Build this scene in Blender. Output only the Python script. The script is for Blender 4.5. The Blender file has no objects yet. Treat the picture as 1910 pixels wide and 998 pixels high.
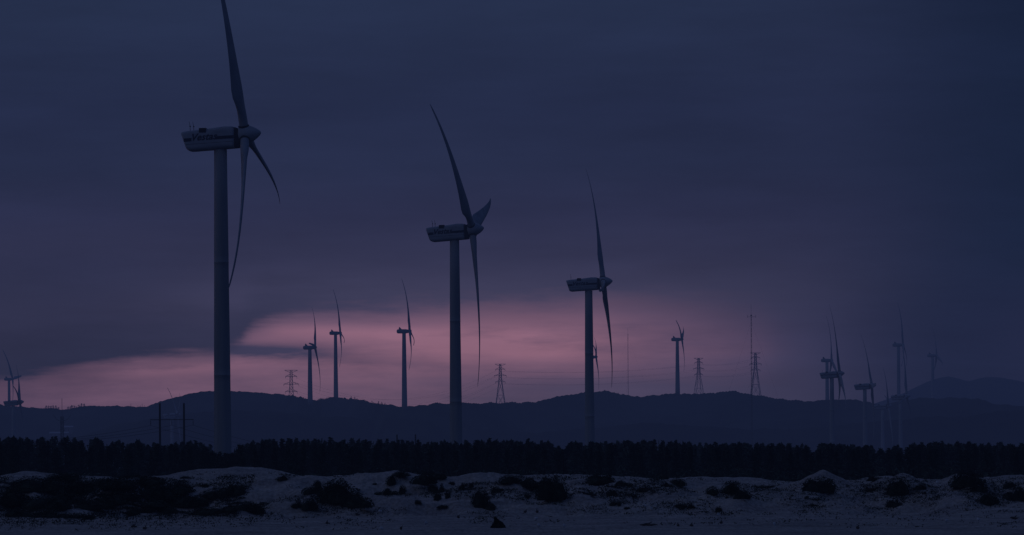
import bpy, bmesh, math, random
import numpy as np
from mathutils import Matrix, Vector
random.seed(7); rng = np.random.default_rng(7)
scene = bpy.context.scene
COL = scene.collection

# ------------------------------------------------------------------ camera
F = 5500.0          # focal length in photo pixels (photo 1910 wide)
HY = 878.0          # eye level row of the photo
ROLL = 0.0075
CX, CY = 955.0, 499.0
EYE = 3.0
cam_d = bpy.data.cameras.new("camera"); cam = bpy.data.objects.new("camera", cam_d); COL.objects.link(cam)
cam_d.sensor_width = 36.0; cam_d.lens = F / 1910 * 36.0
cam_d.shift_y = (HY - CY) / 1910.0
cam_d.clip_start = 1.0; cam_d.clip_end = 30000.0
cam.location = (0, 0, EYE)
cam.rotation_euler = (math.radians(90), ROLL, 0)
scene.camera = cam

def at(px, py, D):
    """world point on the ray through photo pixel px,py at depth D"""
    c, s = math.cos(ROLL), math.sin(ROLL)
    dx, dy = px - CX, py - (HY)
    # shift is applied in the rolled sensor frame: rotate about the eye-level centre
    x0 = dx * c - dy * s; y0 = dx * s + dy * c
    return Vector((x0 / F * D, D, EYE - y0 / F * D))
def elev_z(px, py, D): return at(px, py, D).z
def px_of(x, y): return CX + x / y * F

# ------------------------------------------------------------------ noise
class VNoise:
    def __init__(s, seed, n=256):
        s.t = np.random.default_rng(seed).random((n, n)); s.n = n
    def __call__(s, x, y):
        x = np.asarray(x, float); y = np.asarray(y, float)
        xi = np.floor(x).astype(int); yi = np.floor(y).astype(int)
        fx = x - xi; fy = y - yi
        fx = fx * fx * fx * (fx * (fx * 6 - 15) + 10); fy = fy * fy * fy * (fy * (fy * 6 - 15) + 10)
        n = s.n; a = s.t[xi % n, yi % n]; b = s.t[(xi + 1) % n, yi % n]; c = s.t[xi % n, (yi + 1) % n]; d = s.t[(xi + 1) % n, (yi + 1) % n]
        return (a * (1 - fx) + b * fx) * (1 - fy) + (c * (1 - fx) + d * fx) * fy * 1.0 - 0.5
def fbm(nz, x, y, oct=4, g=0.5):
    v = 0; a = 1; f = 1
    for k in range(oct):
        v = v + a * nz(x * f + 17.3 * k, y * f + 5.1 * k); a *= g; f *= 2.03
    return v
N1, N2, N3, N4 = VNoise(1), VNoise(2), VNoise(3), VNoise(4)
def sst(a, b, x):
    t = np.clip((np.asarray(x, float) - a) / (b - a), 0, 1); return t * t * (3 - 2 * t)

# ------------------------------------------------------------------ mesh helper
def link(o, parent=None):
    COL.objects.link(o)
    if parent is not None: o.parent = parent
    return o
def mesh_obj(name, verts, faces, mat, parent=None, smooth=False):
    me = bpy.data.meshes.new(name)
    me.from_pydata([tuple(v) for v in verts], [], faces)
    me.materials.append(mat)
    if smooth: me.polygons.foreach_set("use_smooth", [True] * len(me.polygons))
    me.update()
    return link(bpy.data.objects.new(name, me), parent)
def np_grid_obj(name, X, Y, Z, mat, smooth=True):
    R, C = X.shape
    co = np.stack([X, Y, Z], -1).reshape(-1, 3).astype(np.float32)
    i = np.arange(R * C).reshape(R, C)
    q = np.stack([i[:-1, :-1], i[:-1, 1:], i[1:, 1:], i[1:, :-1]], -1).reshape(-1, 4).astype(np.int32)
    return np_mesh(name, co, q, mat, smooth)
def np_mesh(name, co, q, mat, smooth=False, parent=None):
    me = bpy.data.meshes.new(name)
    k = q.shape[1]
    me.vertices.add(len(co)); me.vertices.foreach_set("co", np.asarray(co, np.float32).ravel())
    me.loops.add(q.size); me.loops.foreach_set("vertex_index", q.astype(np.int32).ravel())
    me.polygons.add(len(q)); me.polygons.foreach_set("loop_start", np.arange(0, q.size, k, dtype=np.int32))
    if smooth: me.polygons.foreach_set("use_smooth", np.ones(len(q), bool))
    me.materials.append(mat); me.update(calc_edges=True); me.validate()
    return link(bpy.data.objects.new(name, me), parent)
class MB:
    def __init__(s): s.v = []; s.f = []
    def add(s, vs, fs):
        o = len(s.v); s.v += [tuple(v) for v in vs]; s.f += [tuple(i + o for i in f) for f in fs]
    def box(s, x0, x1, y0, y1, z0, z1):
        vs = [(x, y, z) for z in (z0, z1) for y in (y0, y1) for x in (x0, x1)]
        s.add(vs, [(0, 2, 3, 1), (4, 5, 7, 6), (0, 1, 5, 4), (2, 6, 7, 3), (0, 4, 6, 2), (1, 3, 7, 5)])
    def tube(s, pts, rad, n=6, cap=True):
        pts = [Vector(p) for p in pts]
        rads = rad if isinstance(rad, (list, tuple)) else [rad] * len(pts)
        rings = []
        for i, p in enumerate(pts):
            d = (pts[min(i + 1, len(pts) - 1)] - pts[max(i - 1, 0)]).normalized()
            a = Vector((0, 0, 1)) if abs(d.z) < 0.9 else Vector((1, 0, 0))
            u = d.cross(a).normalized(); w = u.cross(d)
            rings.append([p + (u * math.cos(2 * math.pi * k / n) + w * math.sin(2 * math.pi * k / n)) * rads[i] for k in range(n)])
        vs = [v for r in rings for v in r]; fs = []
        for i in range(len(rings) - 1):
            for k in range(n):
                fs.append((i * n + k, i * n + (k + 1) % n, (i + 1) * n + (k + 1) % n, (i + 1) * n + k))
        if cap:
            fs.append(tuple(range(n))[::-1]); fs.append(tuple((len(rings) - 1) * n + k for k in range(n)))
        s.add(vs, fs)
    def rings(s, rings, cap=True):
        n = len(rings[0]); vs = [v for r in rings for v in r]; fs = []
        for i in range(len(rings) - 1):
            for k in range(n):
                fs.append((i * n + k, i * n + (k + 1) % n, (i + 1) * n + (k + 1) % n, (i + 1) * n + k))
        if cap: fs.append(tuple(range(n))[::-1]); fs.append(tuple((len(rings) - 1) * n + k for k in range(n)))
        s.add(vs, fs)
    def build(s, name, mat, parent=None, smooth=False): return mesh_obj(name, s.v, s.f, mat, parent, smooth)
def empty(name, loc, rz=0):
    o = bpy.data.objects.new(name, None); o.location = loc; o.rotation_euler = (0, 0, rz); o.empty_display_size = 0.5
    return link(o)
def tag(o, label=None, cat=None, group=None, kind=None):
    if label: o["label"] = label
    if cat: o["category"] = cat
    if group: o["group"] = group
    if kind: o["kind"] = kind
    return o

# ------------------------------------------------------------------ materials
def new_mat(name):
    m = bpy.data.materials.new(name); m.use_nodes = True; nt = m.node_tree
    return m, nt, nt.nodes["Principled BSDF"]
def noisy(name, c0, c1, scale, rough=0.8, bump=0.0, bscale=None, detail=6, stretch=(1, 1, 1), spec=0.3, lo=0.35, hi=0.65):
    m, nt, b = new_mat(name); N = nt.nodes; L = nt.links
    tc = N.new("ShaderNodeTexCoord"); mp = N.new("ShaderNodeMapping"); mp.inputs["Scale"].default_value = stretch
    L.new(tc.outputs["Object"], mp.inputs["Vector"])
    n = N.new("ShaderNodeTexNoise"); n.inputs["Scale"].default_value = scale; n.inputs["Detail"].default_value = detail
    L.new(mp.outputs[0], n.inputs["Vector"])
    r = N.new("ShaderNodeValToRGB"); r.color_ramp.elements[0].position = lo; r.color_ramp.elements[1].position = hi
    r.color_ramp.elements[0].color = (*c0, 1); r.color_ramp.elements[1].color = (*c1, 1)
    L.new(n.outputs["Fac"], r.inputs[0]); L.new(r.outputs[0], b.inputs["Base Color"])
    b.inputs["Roughness"].default_value = rough; b.inputs["Specular IOR Level"].default_value = spec
    if bump:
        n2 = N.new("ShaderNodeTexNoise"); n2.inputs["Scale"].default_value = bscale or scale * 3; n2.inputs["Detail"].default_value = 8
        L.new(mp.outputs[0], n2.inputs["Vector"])
        bp = N.new("ShaderNodeBump"); bp.inputs["Strength"].default_value = 1; bp.inputs["Distance"].default_value = bump
        L.new(n2.outputs["Fac"], bp.inputs["Height"]); L.new(bp.outputs[0], b.inputs["Normal"])
    return m
M = {}
M["tower"] = noisy("painted_tower_steel", (.25, .265, .28), (.33, .345, .36), .35, .75, stretch=(2, 2, .12))
M["nacelle"] = noisy("grey_nacelle_shell", (.28, .30, .33), (.38, .40, .43), .5, .7, stretch=(.6, 1, 1.6))
M["blade"] = noisy("weathered_blade_gelcoat", (.23, .25, .28), (.34, .36, .39), .45, .7, stretch=(1, 1, .5))
M["mark"] = noisy("dark_blue_lettering", (.01, .013, .03), (.018, .022, .05), 2, .6)
M["dark"] = noisy("dark_openings_and_shade", (.012, .013, .015), (.03, .03, .034), 2, .8)
M["steel"] = noisy("galvanised_steel", (.10, .11, .12), (.20, .21, .22), 1.0, .6)
M["cable"] = noisy("cable_black", (.03, .03, .035), (.05, .05, .055), 1.0, .7)
M["wood"] = noisy("tarred_pole", (.018, .017, .016), (.035, .033, .03), 3, .9, stretch=(4, 4, .4))
M["needles"] = noisy("pine_needles", (.024, .036, .028), (.075, .095, .066), .8, .9, spec=.1)
M["bark"] = noisy("pine_bark", (.03, .025, .02), (.06, .05, .04), 6, .95, spec=.1)
M["leaf"] = noisy("beach_shrub_leaves", (.010, .018, .012), (.040, .052, .030), 2.5, .85, spec=.15)
M["straw"] = noisy("dry_dune_grass", (.03, .035, .022), (.10, .095, .06), 2.5, .9, spec=.1)
M["drift"] = noisy("driftwood", (.05, .045, .04), (.12, .10, .09), 4, .9)
M["litter"] = noisy("pale_litter", (.45, .45, .46), (.7, .7, .7), 3, .7)
M["wall"] = noisy("pale_render_wall", (.13, .13, .14), (.17, .17, .18), .8, .8)
M["roof"] = noisy("pale_metal_roof", (.22, .22, .24), (.28, .28, .30), .8, .6)

def sand_mat():
    m, nt, b = new_mat("beach_sand_and_scrub_ground"); N = nt.nodes; L = nt.links
    tc = N.new("ShaderNodeTexCoord")
    def noise(scale, det=8, st=(1, 1, 1), rough=.55):
        mp = N.new("ShaderNodeMapping"); mp.inputs["Scale"].default_value = st; L.new(tc.outputs["Object"], mp.inputs[0])
        n = N.new("ShaderNodeTexNoise"); n.inputs["Scale"].default_value = scale; n.inputs["Detail"].default_value = det; n.inputs["Roughness"].default_value = rough
        L.new(mp.outputs[0], n.inputs["Vector"]); return n.outputs["Fac"]
    def ramp(fac, stops):
        r = N.new("ShaderNodeValToRGB"); e = r.color_ramp.elements
        while len(e) < len(stops): e.new(0.5)
        for k, (p, c) in enumerate(stops): e[k].position = p; e[k].color = (*c, 1) if len(c) == 3 else c
        L.new(fac, r.inputs[0]); return r.outputs[0]
    def mix(f, a, c, typ='MIX'):
        x = N.new("ShaderNodeMix"); x.data_type = 'RGBA'; x.blend_type = typ
        if isinstance(f, float): x.inputs[0].default_value = f
        else: L.new(f, x.inputs[0])
        L.new(a, x.inputs[6]); L.new(c, x.inputs[7]); return x.outputs[2]
    base = ramp(noise(.25), [(.3, (.42, .375, .33)), (.7, (.56, .49, .43))])
    streak = ramp(noise(.5, 6, (.35, 1.6, 1)), [(.35, (.70, .70, .73)), (.62, (1, 1, 1))])
    c = mix(1.0, base, streak, 'MULTIPLY')
    grain = ramp(noise(5.0, 4, (1, .5, 1)), [(.38, (.72, .72, .72)), (.6, (1.06, 1.06, 1.06))])
    c = mix(1.0, c, grain, 'MULTIPLY')
    speck = ramp(noise(2.6, 10, (1, .45, 1), .75), [(.30, (.22, .23, .24)), (.37, (1, 1, 1))])
    c = mix(1.0, c, speck, 'MULTIPLY')
    # forest floor and fields behind the dunes
    floor = ramp(noise(.3), [(.35, (.014, .018, .012)), (.65, (.04, .045, .028))])
    sx = N.new("ShaderNodeSeparateXYZ"); L.new(tc.outputs["Object"], sx.inputs[0])
    ns = N.new("ShaderNodeMath"); ns.operation = 'MULTIPLY_ADD'; L.new(noise(.12), ns.inputs[0]); ns.inputs[1].default_value = 26.0; L.new(sx.outputs[1], ns.inputs[2])
    mr = N.new("ShaderNodeMapRange"); mr.interpolation_type = 'SMOOTHSTEP'; mr.inputs[1].default_value = 258; mr.inputs[2].default_value = 270; L.new(ns.outputs[0], mr.inputs[0])
    c = mix(mr.outputs[0], c, floor)
    L.new(c, b.inputs["Base Color"]); b.inputs["Roughness"].default_value = .95; b.inputs["Specular IOR Level"].default_value = .15
    bp = N.new("ShaderNodeBump"); bp.inputs["Distance"].default_value = .55; bp.inputs["Strength"].default_value = 1
    L.new(noise(1.1, 9, (1, .6, 1), .62), bp.inputs["Height"]); L.new(bp.outputs[0], b.inputs["Normal"])
    return m
M["sand"] = sand_mat()
M["hill"] = noisy("scrub_covered_hillside", (.008, .012, .010), (.040, .045, .038), .012, .95, spec=.05, detail=10, lo=.40, hi=.68)
M["foot"] = noisy("dark_scrub_foothill", (.004, .007, .006), (.022, .027, .022), .02, .95, spec=.05, detail=10, lo=.40, hi=.68)
M["mountain"] = noisy("distant_mountain_slope", (.02, .025, .02), (.045, .05, .045), .003, .95, spec=.05)

# ------------------------------------------------------------------ haze: homogeneous, thin evening mist lying over the plain
SIG = 2.0e-4
HAZE = (.0170, .0262, .0770)
HTOP, HFAR = 200.0, 5600.0
def haze_box():
    m = bpy.data.materials.new("evening_haze"); m.use_nodes = True; nt = m.node_tree; N = nt.nodes; L = nt.links
    N.clear(); out = N.new("ShaderNodeOutputMaterial")
    ab = N.new("ShaderNodeVolumeAbsorption"); ab.inputs["Color"].default_value = (0, 0, 0, 1); ab.inputs["Density"].default_value = SIG
    em = N.new("ShaderNodeEmission"); em.inputs["Color"].default_value = (*HAZE, 1); em.inputs["Strength"].default_value = SIG
    ad = N.new("ShaderNodeAddShader"); L.new(ab.outputs[0], ad.inputs[0]); L.new(em.outputs[0], ad.inputs[1]); L.new(ad.outputs[0], out.inputs["Volume"])
    b = MB(); b.box(-9000, 9000, -600, HFAR, -40, HTOP)
    o = b.build("haze", m); tag(o, kind="structure"); return o
haze_box()

# ------------------------------------------------------------------ sky
def lin(c):
    return tuple((x / 255 / 12.92) if x / 255 <= .04045 else ((x / 255 + .055) / 1.055) ** 2.4 for x in c)
def build_world():
    w = bpy.data.worlds.new("World"); scene.world = w; w.use_nodes = True
    nt = w.node_tree; N = nt.nodes; L = nt.links; N.clear()
    out = N.new("ShaderNodeOutputWorld"); bg = N.new("ShaderNodeBackground"); L.new(bg.outputs[0], out.inputs[0])
    tc = N.new("ShaderNodeTexCoord"); sp = N.new("ShaderNodeSeparateXYZ"); L.new(tc.outputs["Generated"], sp.inputs[0])
    X, Y, Z = sp.outputs
    def mth(op, a, b=None, c=None, clamp=False):
        n = N.new("ShaderNodeMath"); n.operation = op; n.use_clamp = clamp
        for k, v in enumerate((a, b, c)):
            if v is None: continue
            if isinstance(v, (int, float)): n.inputs[k].default_value = v
            else: L.new(v, n.inputs[k])
        return n.outputs[0]
    def smooth(x, a, b, lo=0., hi=1.):
        n = N.new("ShaderNodeMapRange"); n.interpolation_type = 'SMOOTHSTEP'
        for k, v in enumerate((x, a, b, lo, hi)):
            if isinstance(v, (int, float)): n.inputs[k].default_value = v
            else: L.new(v, n.inputs[k])
        return n.outputs[0]
    def curve(x, pts, x0, x1, y0, y1):
        """piecewise curve through photo-measured points"""
        mr = N.new("ShaderNodeMapRange"); L.new(x, mr.inputs[0])
        mr.inputs[1].default_value = x0; mr.inputs[2].default_value = x1
        fc = N.new("ShaderNodeFloatCurve"); cv = fc.mapping.curves[0]
        P = [((p - x0) / (x1 - x0), (q - y0) / (y1 - y0)) for p, q in pts]
        while len(cv.points) < len(P): cv.points.new(.5, .5)
        for k, (p, q) in enumerate(P): cv.points[k].location = (p, q)
        fc.mapping.update(); L.new(mr.outputs[0], fc.inputs["Value"])
        return mth('MULTIPLY_ADD', fc.outputs[0], y1 - y0, y0)
    def ramp(x, stops, x0, x1):
        mr = N.new("ShaderNodeMapRange"); L.new(x, mr.inputs[0]); mr.inputs[1].default_value = x0; mr.inputs[2].default_value = x1
        r = N.new("ShaderNodeValToRGB"); e = r.color_ramp.elements; r.color_ramp.interpolation = 'EASE'
        r.color_ramp.interpolation = 'LINEAR'
        while len(e) < len(stops): e.new(.5)
        for k, (p, c) in enumerate(stops): e[k].position = (p - x0) / (x1 - x0); e[k].color = (*lin(c), 1)
        L.new(mr.outputs[0], r.inputs[0]); return r.outputs[0]
    def mix(f, a, b, typ='MIX'):
        n = N.new("ShaderNodeMix"); n.data_type = 'RGBA'; n.blend_type = typ
        if isinstance(f, (int, float)): n.inputs[0].default_value = f
        else: L.new(f, n.inputs[0])
        for k, v in ((6, a), (7, b)):
            if isinstance(v, tuple): n.inputs[k].default_value = (*v, 1)
            else: L.new(v, n.inputs[k])
        return n.outputs[2]
    def noise(sx, sy, det=4, rough=.5, off=0.):
        cb = N.new("ShaderNodeCombineXYZ"); L.new(mth('MULTIPLY', u, 1 / sx), cb.inputs[0]); L.new(mth('MULTIPLY', v, 1 / sy), cb.inputs[1]); cb.inputs[2].default_value = off
        n = N.new("ShaderNodeTexNoise"); n.inputs["Scale"].default_value = 1; n.inputs["Detail"].default_value = det; n.inputs["Roughness"].default_value = rough
        L.new(cb.outputs[0], n.inputs["Vector"]); return mth('SUBTRACT', n.outputs["Fac"], .5)
    # tangent-plane sky coordinates around the sunset direction (1 degree = 96 units)
    yc = mth('MAXIMUM', Y, .03)
    u = mth('MULTIPLY_ADD', mth('DIVIDE', X, yc), F, CX)
    v = mth('MULTIPLY_ADD', mth('DIVIDE', Z, yc), -F, HY)
    big = noise(900, 260, 5, .5, 1.3); streak = noise(330, 46, 6, .6, 4.1); fine = noise(95, 17, 5, .6, 8.2); wisp = noise(520, 120, 6, .6, 21.)
    base = ramp(v, SKY_BASE, -900, 900)
    # bluer and darker away from the glow on the right, a little on the far left
    rgt = smooth(u, 1150, 1950); low = smooth(v, 350, 620)
    base = mix(mth('MULTIPLY', rgt, mth('MULTIPLY_ADD', low, .45, .55)), base, lin(SKY_RIGHT))
    rr = smooth(u, 1480, 1960, 0, .92); base = mix(rr, base, lin((23, 34, 60))); base = mix(mth('MULTIPLY', rr, smooth(v, 430, 660, 0, .95)), base, lin((34, 40, 68)))
    lf = smooth(u, 640, 120, 0, .9); base = mix(mth('MULTIPLY', lf, smooth(v, 400, 560)), base, lin((36, 41, 68)))
    # cloud underside just above the glow
    cl = mth('MULTIPLY', smooth(v, 480, 575), smooth(u, 1500, 900, 0, .15)); base = mix(cl, base, lin((74, 70, 94)))
    # glow
    edge = curve(u, EDGE, -600, 2600, 500, 800)
    d = mth('SUBTRACT', v, mth('ADD', edge, mth('ADD', mth('MULTIPLY_ADD', fine, 34, mth('MULTIPLY', streak, 80)), mth('MULTIPLY', big, 40))))
    soft = curve(u, [(-600, 18), (250, 19), (440, 26), (620, 34), (900, 40), (1300, 60), (2600, 80)], -600, 2600, 0, 100)
    top = smooth(d, mth('MULTIPLY', soft, -1), soft)
    amp = curve(u, AMP, -600, 2600, 0, 1)
    # lower part sinks into purple haze
    lowl = curve(u, [(-600, .8), (350, .78), (600, .60), (850, .34), (1000, .14), (1300, .08), (2600, .05)], -600, 2600, 0, 1)
    vlow = mth('ADD', v, mth('MULTIPLY', streak, 90))
    dn = smooth(vlow, 655, 728); fall = mth('SUBTRACT', 1, mth('MULTIPLY', dn, mth('SUBTRACT', 1, lowl)))
    mod = mth('MULTIPLY_ADD', streak, 1.15, mth('MULTIPLY_ADD', fine, .75, mth('MULTIPLY_ADD', big, .25, .93)))
    # grey streak reaching into the glow from the left
    g = mth('DIVIDE', mth('SUBTRACT', mth('MULTIPLY_ADD', u, -.02, v), 641), 13)
    def bell(vc, slope, uc, wv, u0, u1, u2, u3):
        q = mth('DIVIDE', mth('SUBTRACT', mth('MULTIPLY_ADD', mth('SUBTRACT', u, uc), -slope, mth('MULTIPLY_ADD', fine, 22, mth('MULTIPLY_ADD', streak, 26, v))), vc), wv)
        return mth('MULTIPLY', mth('POWER', 2.718, mth('MULTIPLY', mth('MULTIPLY', q, q), -1)), mth('MULTIPLY', smooth(u, u0, u1), smooth(u, u3, u2)))
    mod = mth('MULTIPLY', mod, .86)
    mod = mth('MULTIPLY_ADD', bell(614, .05, 580, 13, 470, 540, 640, 860), .34, mod)
    mod = mth('MULTIPLY_ADD', bell(645, .08, 900, 24, 680, 840, 1000, 1150), .34, mod)
    mod = mth('MULTIPLY_ADD', bell(688, -.06, 320, 9, 160, 280, 400, 520), .28, mod)
    mod = mth('MULTIPLY_ADD', bell(668, -.05, 210, 6, 120, 190, 230, 300), .25, mod)
    mod = mth('MULTIPLY_ADD', bell(708, -.02, 700, 9, 480, 640, 740, 860), .14, mod)
    mod = mth('MULTIPLY_ADD', bell(650, .03, 500, 12, 350, 420, 500, 700), -.85, mod)
    mod = mth('MULTIPLY_ADD', bell(672, .06, 700, 9, 560, 660, 760, 900), -.16, mod)
    st = mth('MULTIPLY', mth('POWER', 2.718, mth('MULTIPLY', mth('MULTIPLY', g, g), -1)), mth('MULTIPLY', smooth(u, 380, 470), smooth(u, 760, 520)))
    mod = mth('SUBTRACT', mod, mth('MULTIPLY', st, .12))
    bank = mth('MULTIPLY', mth('MULTIPLY', smooth(d, -110, -30), smooth(d, 14, -22)), mth('MULTIPLY', smooth(u, 860, 430), .55))
    base = mix(bank, base, lin((41, 45, 70)))
    mk = mth('MULTIPLY', mth('MULTIPLY', top, amp), mth('MULTIPLY', fall, mod), clamp=True)
    col = mix(mk, base, lin(PINK))
    # faint structure in the upper cloud deck
    val = mth('ADD', 1, mth('ADD', mth('MULTIPLY', big, .42), mth('MULTIPLY_ADD', wisp, .30, mth('MULTIPLY', streak, .22))))
    vs = N.new("ShaderNodeVectorMath"); vs.operation = 'SCALE'; L.new(col, vs.inputs[0]); L.new(val, vs.inputs["Scale"])
    # what the mist removes and adds on the way, so that the sky has these colours seen through it
    far = mth('MULTIPLY_ADD', mth('GREATER_THAN', Y, 0), HFAR - 600, 600)
    path = mth('MINIMUM', mth('DIVIDE', far, mth('MAXIMUM', mth('ABSOLUTE', Y), .2)), mth('DIVIDE', HTOP - EYE, mth('MAXIMUM', Z, .002)))
    T = mth('POWER', 2.71828, mth('MULTIPLY', path, -SIG))
    hz = N.new("ShaderNodeVectorMath"); hz.operation = 'SCALE'; hz.inputs[0].default_value = HAZE; L.new(mth('SUBTRACT', 1, T), hz.inputs["Scale"])
    sb = N.new("ShaderNodeVectorMath"); sb.operation = 'SUBTRACT'; L.new(vs.outputs[0], sb.inputs[0]); L.new(hz.outputs[0], sb.inputs[1])
    dv = N.new("ShaderNodeVectorMath"); dv.operation = 'SCALE'; L.new(sb.outputs[0], dv.inputs[0]); L.new(mth('DIVIDE', 1, T), dv.inputs["Scale"])
    mx = N.new("ShaderNodeVectorMath"); mx.operation = 'MAXIMUM'; L.new(dv.outputs[0], mx.inputs[0]); mx.inputs[1].default_value = (0, 0, 0)
    # night side of the sky behind the viewer is darker; overhead a little brighter
    br = smooth(Z, .2, .9, 1.0, 2.1)
    back = mix(smooth(Y, .55, .1), mx.outputs[0], BACKSKY)
    fs = N.new("ShaderNodeVectorMath"); fs.operation = 'SCALE'; L.new(back, fs.inputs[0]); L.new(br, fs.inputs["Scale"])
    # physical twilight sky underneath, very faint
    sk = N.new("ShaderNodeTexSky"); sk.sky_type = 'NISHITA'; sk.sun_disc = False
    sk.sun_elevation = math.radians(-3); sk.sun_rotation = math.radians(0)
    ss = N.new("ShaderNodeVectorMath"); ss.operation = 'SCALE'; L.new(sk.outputs[0], ss.inputs[0]); ss.inputs["Scale"].default_value = .004
    ad = N.new("ShaderNodeVectorMath"); ad.operation = 'ADD'; L.new(fs.outputs[0], ad.inputs[0]); L.new(ss.outputs[0], ad.inputs[1])
    L.new(ad.outputs[0], bg.inputs["Color"]); bg.inputs["Strength"].default_value = 1.0
SKY_BASE = [(-900, (40, 50, 80)), (0, (37, 47, 75)), (200, (36, 44, 73)), (310, (37, 44, 72)), (400, (43, 47, 76)), (480, (50, 52, 80)), (550, (60, 60, 88)), (640, (63, 61, 90)), (760, (66, 63, 89)), (900, (60, 58, 88))]
SKY_RIGHT = (34, 41, 69)
BACKSKY = lin((25, 37, 66))
PINK = (140, 101, 122)
EDGE = [(-600, 745), (0, 703), (100, 694), (180, 680), (260, 664), (400, 655), (440, 645), (462, 622), (485, 606), (540, 594), (700, 588), (1000, 582), (1200, 582), (1400, 605), (1600, 645), (2600, 700)]
AMP = [(-600, .2), (0, .36), (150, .44), (300, .60), (450, .68), (650, .84), (900, .96), (1060, .88), (1180, .60), (1300, .36), (1420, .17), (1540, .0), (2600, .0)]
build_world()

left_skylight_d = bpy.data.lights.new("left_skylight", 'SUN'); left_skylight_d.energy = .048; left_skylight_d.angle = math.radians(25); left_skylight_d.color = (.75, .82, 1.0)  # cool lamp added as dusk sky glow from the left; the sun is down
left_skylight = bpy.data.objects.new("left_skylight", left_skylight_d); COL.objects.link(left_skylight)
left_skylight.rotation_euler = (math.radians(62), 0, math.radians(-62))

# ------------------------------------------------------------------ ground: beach, dunes, plain
FRONT = [(-900, 888), (-300, 890), (0, 892), (40, 889), (70, 885), (120, 886), (160, 891), (200, 893), (260, 895), (310, 894), (360, 892), (420, 891), (480, 894), (520, 893), (560, 889), (600, 886), (640, 890), (700, 889), (740, 885), (780, 891), (820, 889), (860, 888), (900, 886), (950, 889), (1010, 890), (1050, 896), (1080, 892), (1115, 888), (1150, 892), (1180, 898), (1220, 893), (1250, 893), (1290, 903), (1340, 900), (1390, 906), (1440, 910), (1480, 903), (1510, 892), (1533, 885), (1556, 893), (1580, 905), (1610, 905), (1640, 893), (1668, 888), (1695, 893), (1715, 903), (1742, 905), (1770, 894), (1798, 884), (1822, 892), (1850, 901), (1880, 896), (1910, 891), (2200, 890), (2800, 888)]
BACK = [(-900, 889), (0, 889), (50, 881), (150, 888), (230, 894), (300, 889), (350, 880), (400, 875), (440, 872), (490, 873), (530, 880), (570, 888), (650, 888), (740, 890), (900, 889), (1000, 886), (1060, 885), (1140, 888), (1220, 892), (1280, 890), (1350, 890), (1400, 891), (1440, 895), (1480, 900), (1600, 896), (1640, 888), (1700, 892), (1760, 896), (1850, 889), (1910, 887), (2200, 889), (2800, 889)]
FD, BD = 193.0, 222.0
def interp(tab, px): return np.interp(px, [a for a, b in tab], [b for a, b in tab])
def roll_y(px, py): return py + (px - CX) * ROLL
def ground_z(x, y):
    x = np.asarray(x, float); y = np.asarray(y, float); ys = np.maximum(y, 30)
    px = CX + x / ys * F
    wob = 4.5 * fbm(N1, x / 9, y * 0 + 3.3, 3)
    fcx = CX + x / FD * F; bcx = CX + x / BD * F
    zf = EYE - (roll_y(fcx, interp(FRONT, fcx)) - HY) / F * FD
    zb = EYE - (roll_y(bcx, interp(BACK, bcx)) - HY) / F * BD
    beach = np.interp(y, [-100, 0, 100, 137, 165, 178], [-.9, -.55, -.15, .0, .22, .42])
    toe = 174 + 5 * N2(x / 11, 0 * x) + 2.5 * N3(x / 3.5, 0 * x)
    cr = FD + wob * .6
    rise = sst(0, 1, (y - toe) / np.maximum(cr - toe, 4))
    rise = rise ** (1.15 + .6 * N3(x / 6, y / 9))
    front = beach + (zf - .42) * rise
    drop = sst(0, 1, (y - cr) / 9.0)
    mid = zf - drop * (.55 + .5 * (N4(x / 8, y / 8) + .5))
    backrise = sst(0, 1, (y - (BD - 16)) / 16)
    z = np.where(y < cr, front, mid)
    back = np.maximum(mid, mid * (1 - backrise) + zb * backrise)
    z = np.where(y >= BD - 16, np.where(y < BD, mid * (1 - backrise) + zb * backrise, z), z)
    fall = sst(0, 1, (y - BD) / 26)
    z = np.where(y >= BD, zb * (1 - fall) + 0.9 * fall, z)
    dn = sst(165, 180, y) * (1 - sst(232, 260, y))
    face = np.exp(-((y - 184) / 9.0) ** 2)
    ridged = 1 - 2 * np.abs(fbm(N1, x / 5.5 + 3, y / 7, 3))
    z = z + dn * (.20 * fbm(N2, x / 1.8, y / 2.4, 4)) + face * (1.3 * fbm(N4, x / 4.0, y / 6, 4) + .55 * (ridged - .6))
    z = z + sst(120, 155, y) * (1 - sst(178, 205, y)) * (.19 * fbm(N1, x / 5, y / 4, 5))
    z = z + .018 * fbm(N3, x / .7, y / .5, 3) * (1 - sst(230, 300, y))
    # keep the plain level far away
    z = np.where(y > 300, .9 - .9 * sst(300, 520, y), z)
    return z
yr = np.concatenate([np.arange(-120, 120, 8), np.arange(120, 160, .6), np.arange(160, 232, .28), np.arange(232, 300, 1.2), np.geomspace(300, 14000, 90)])
tc_ = np.linspace(-1, 1, 561)
w_ = np.where(yr < 300, 70.0, 70 + (yr - 300) * .95)
GX = tc_[None, :] * w_[:, None]; GY = np.repeat(yr[:, None], len(tc_), 1)
ground = np_grid_obj("ground", GX, GY, ground_z(GX, GY), M["sand"]); tag(ground, kind="structure")
def gz(x, y): return float(ground_z(np.array([x]), np.array([y]))[0])
def ground_hit(px, py, y0=110, y1=245):
    ys = np.arange(y0, y1, .25)
    a = at(px, py, 1.0)
    xs = a.x * ys; zr = EYE + (a.z - EYE) * ys
    zg = ground_z(xs, ys); k = np.where(zg >= zr)[0]
    if len(k) == 0: return Vector((a.x * FD, FD, gz(a.x * FD, FD)))
    k = k[0]; return Vector((xs[k], ys[k], zg[k]))

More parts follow.
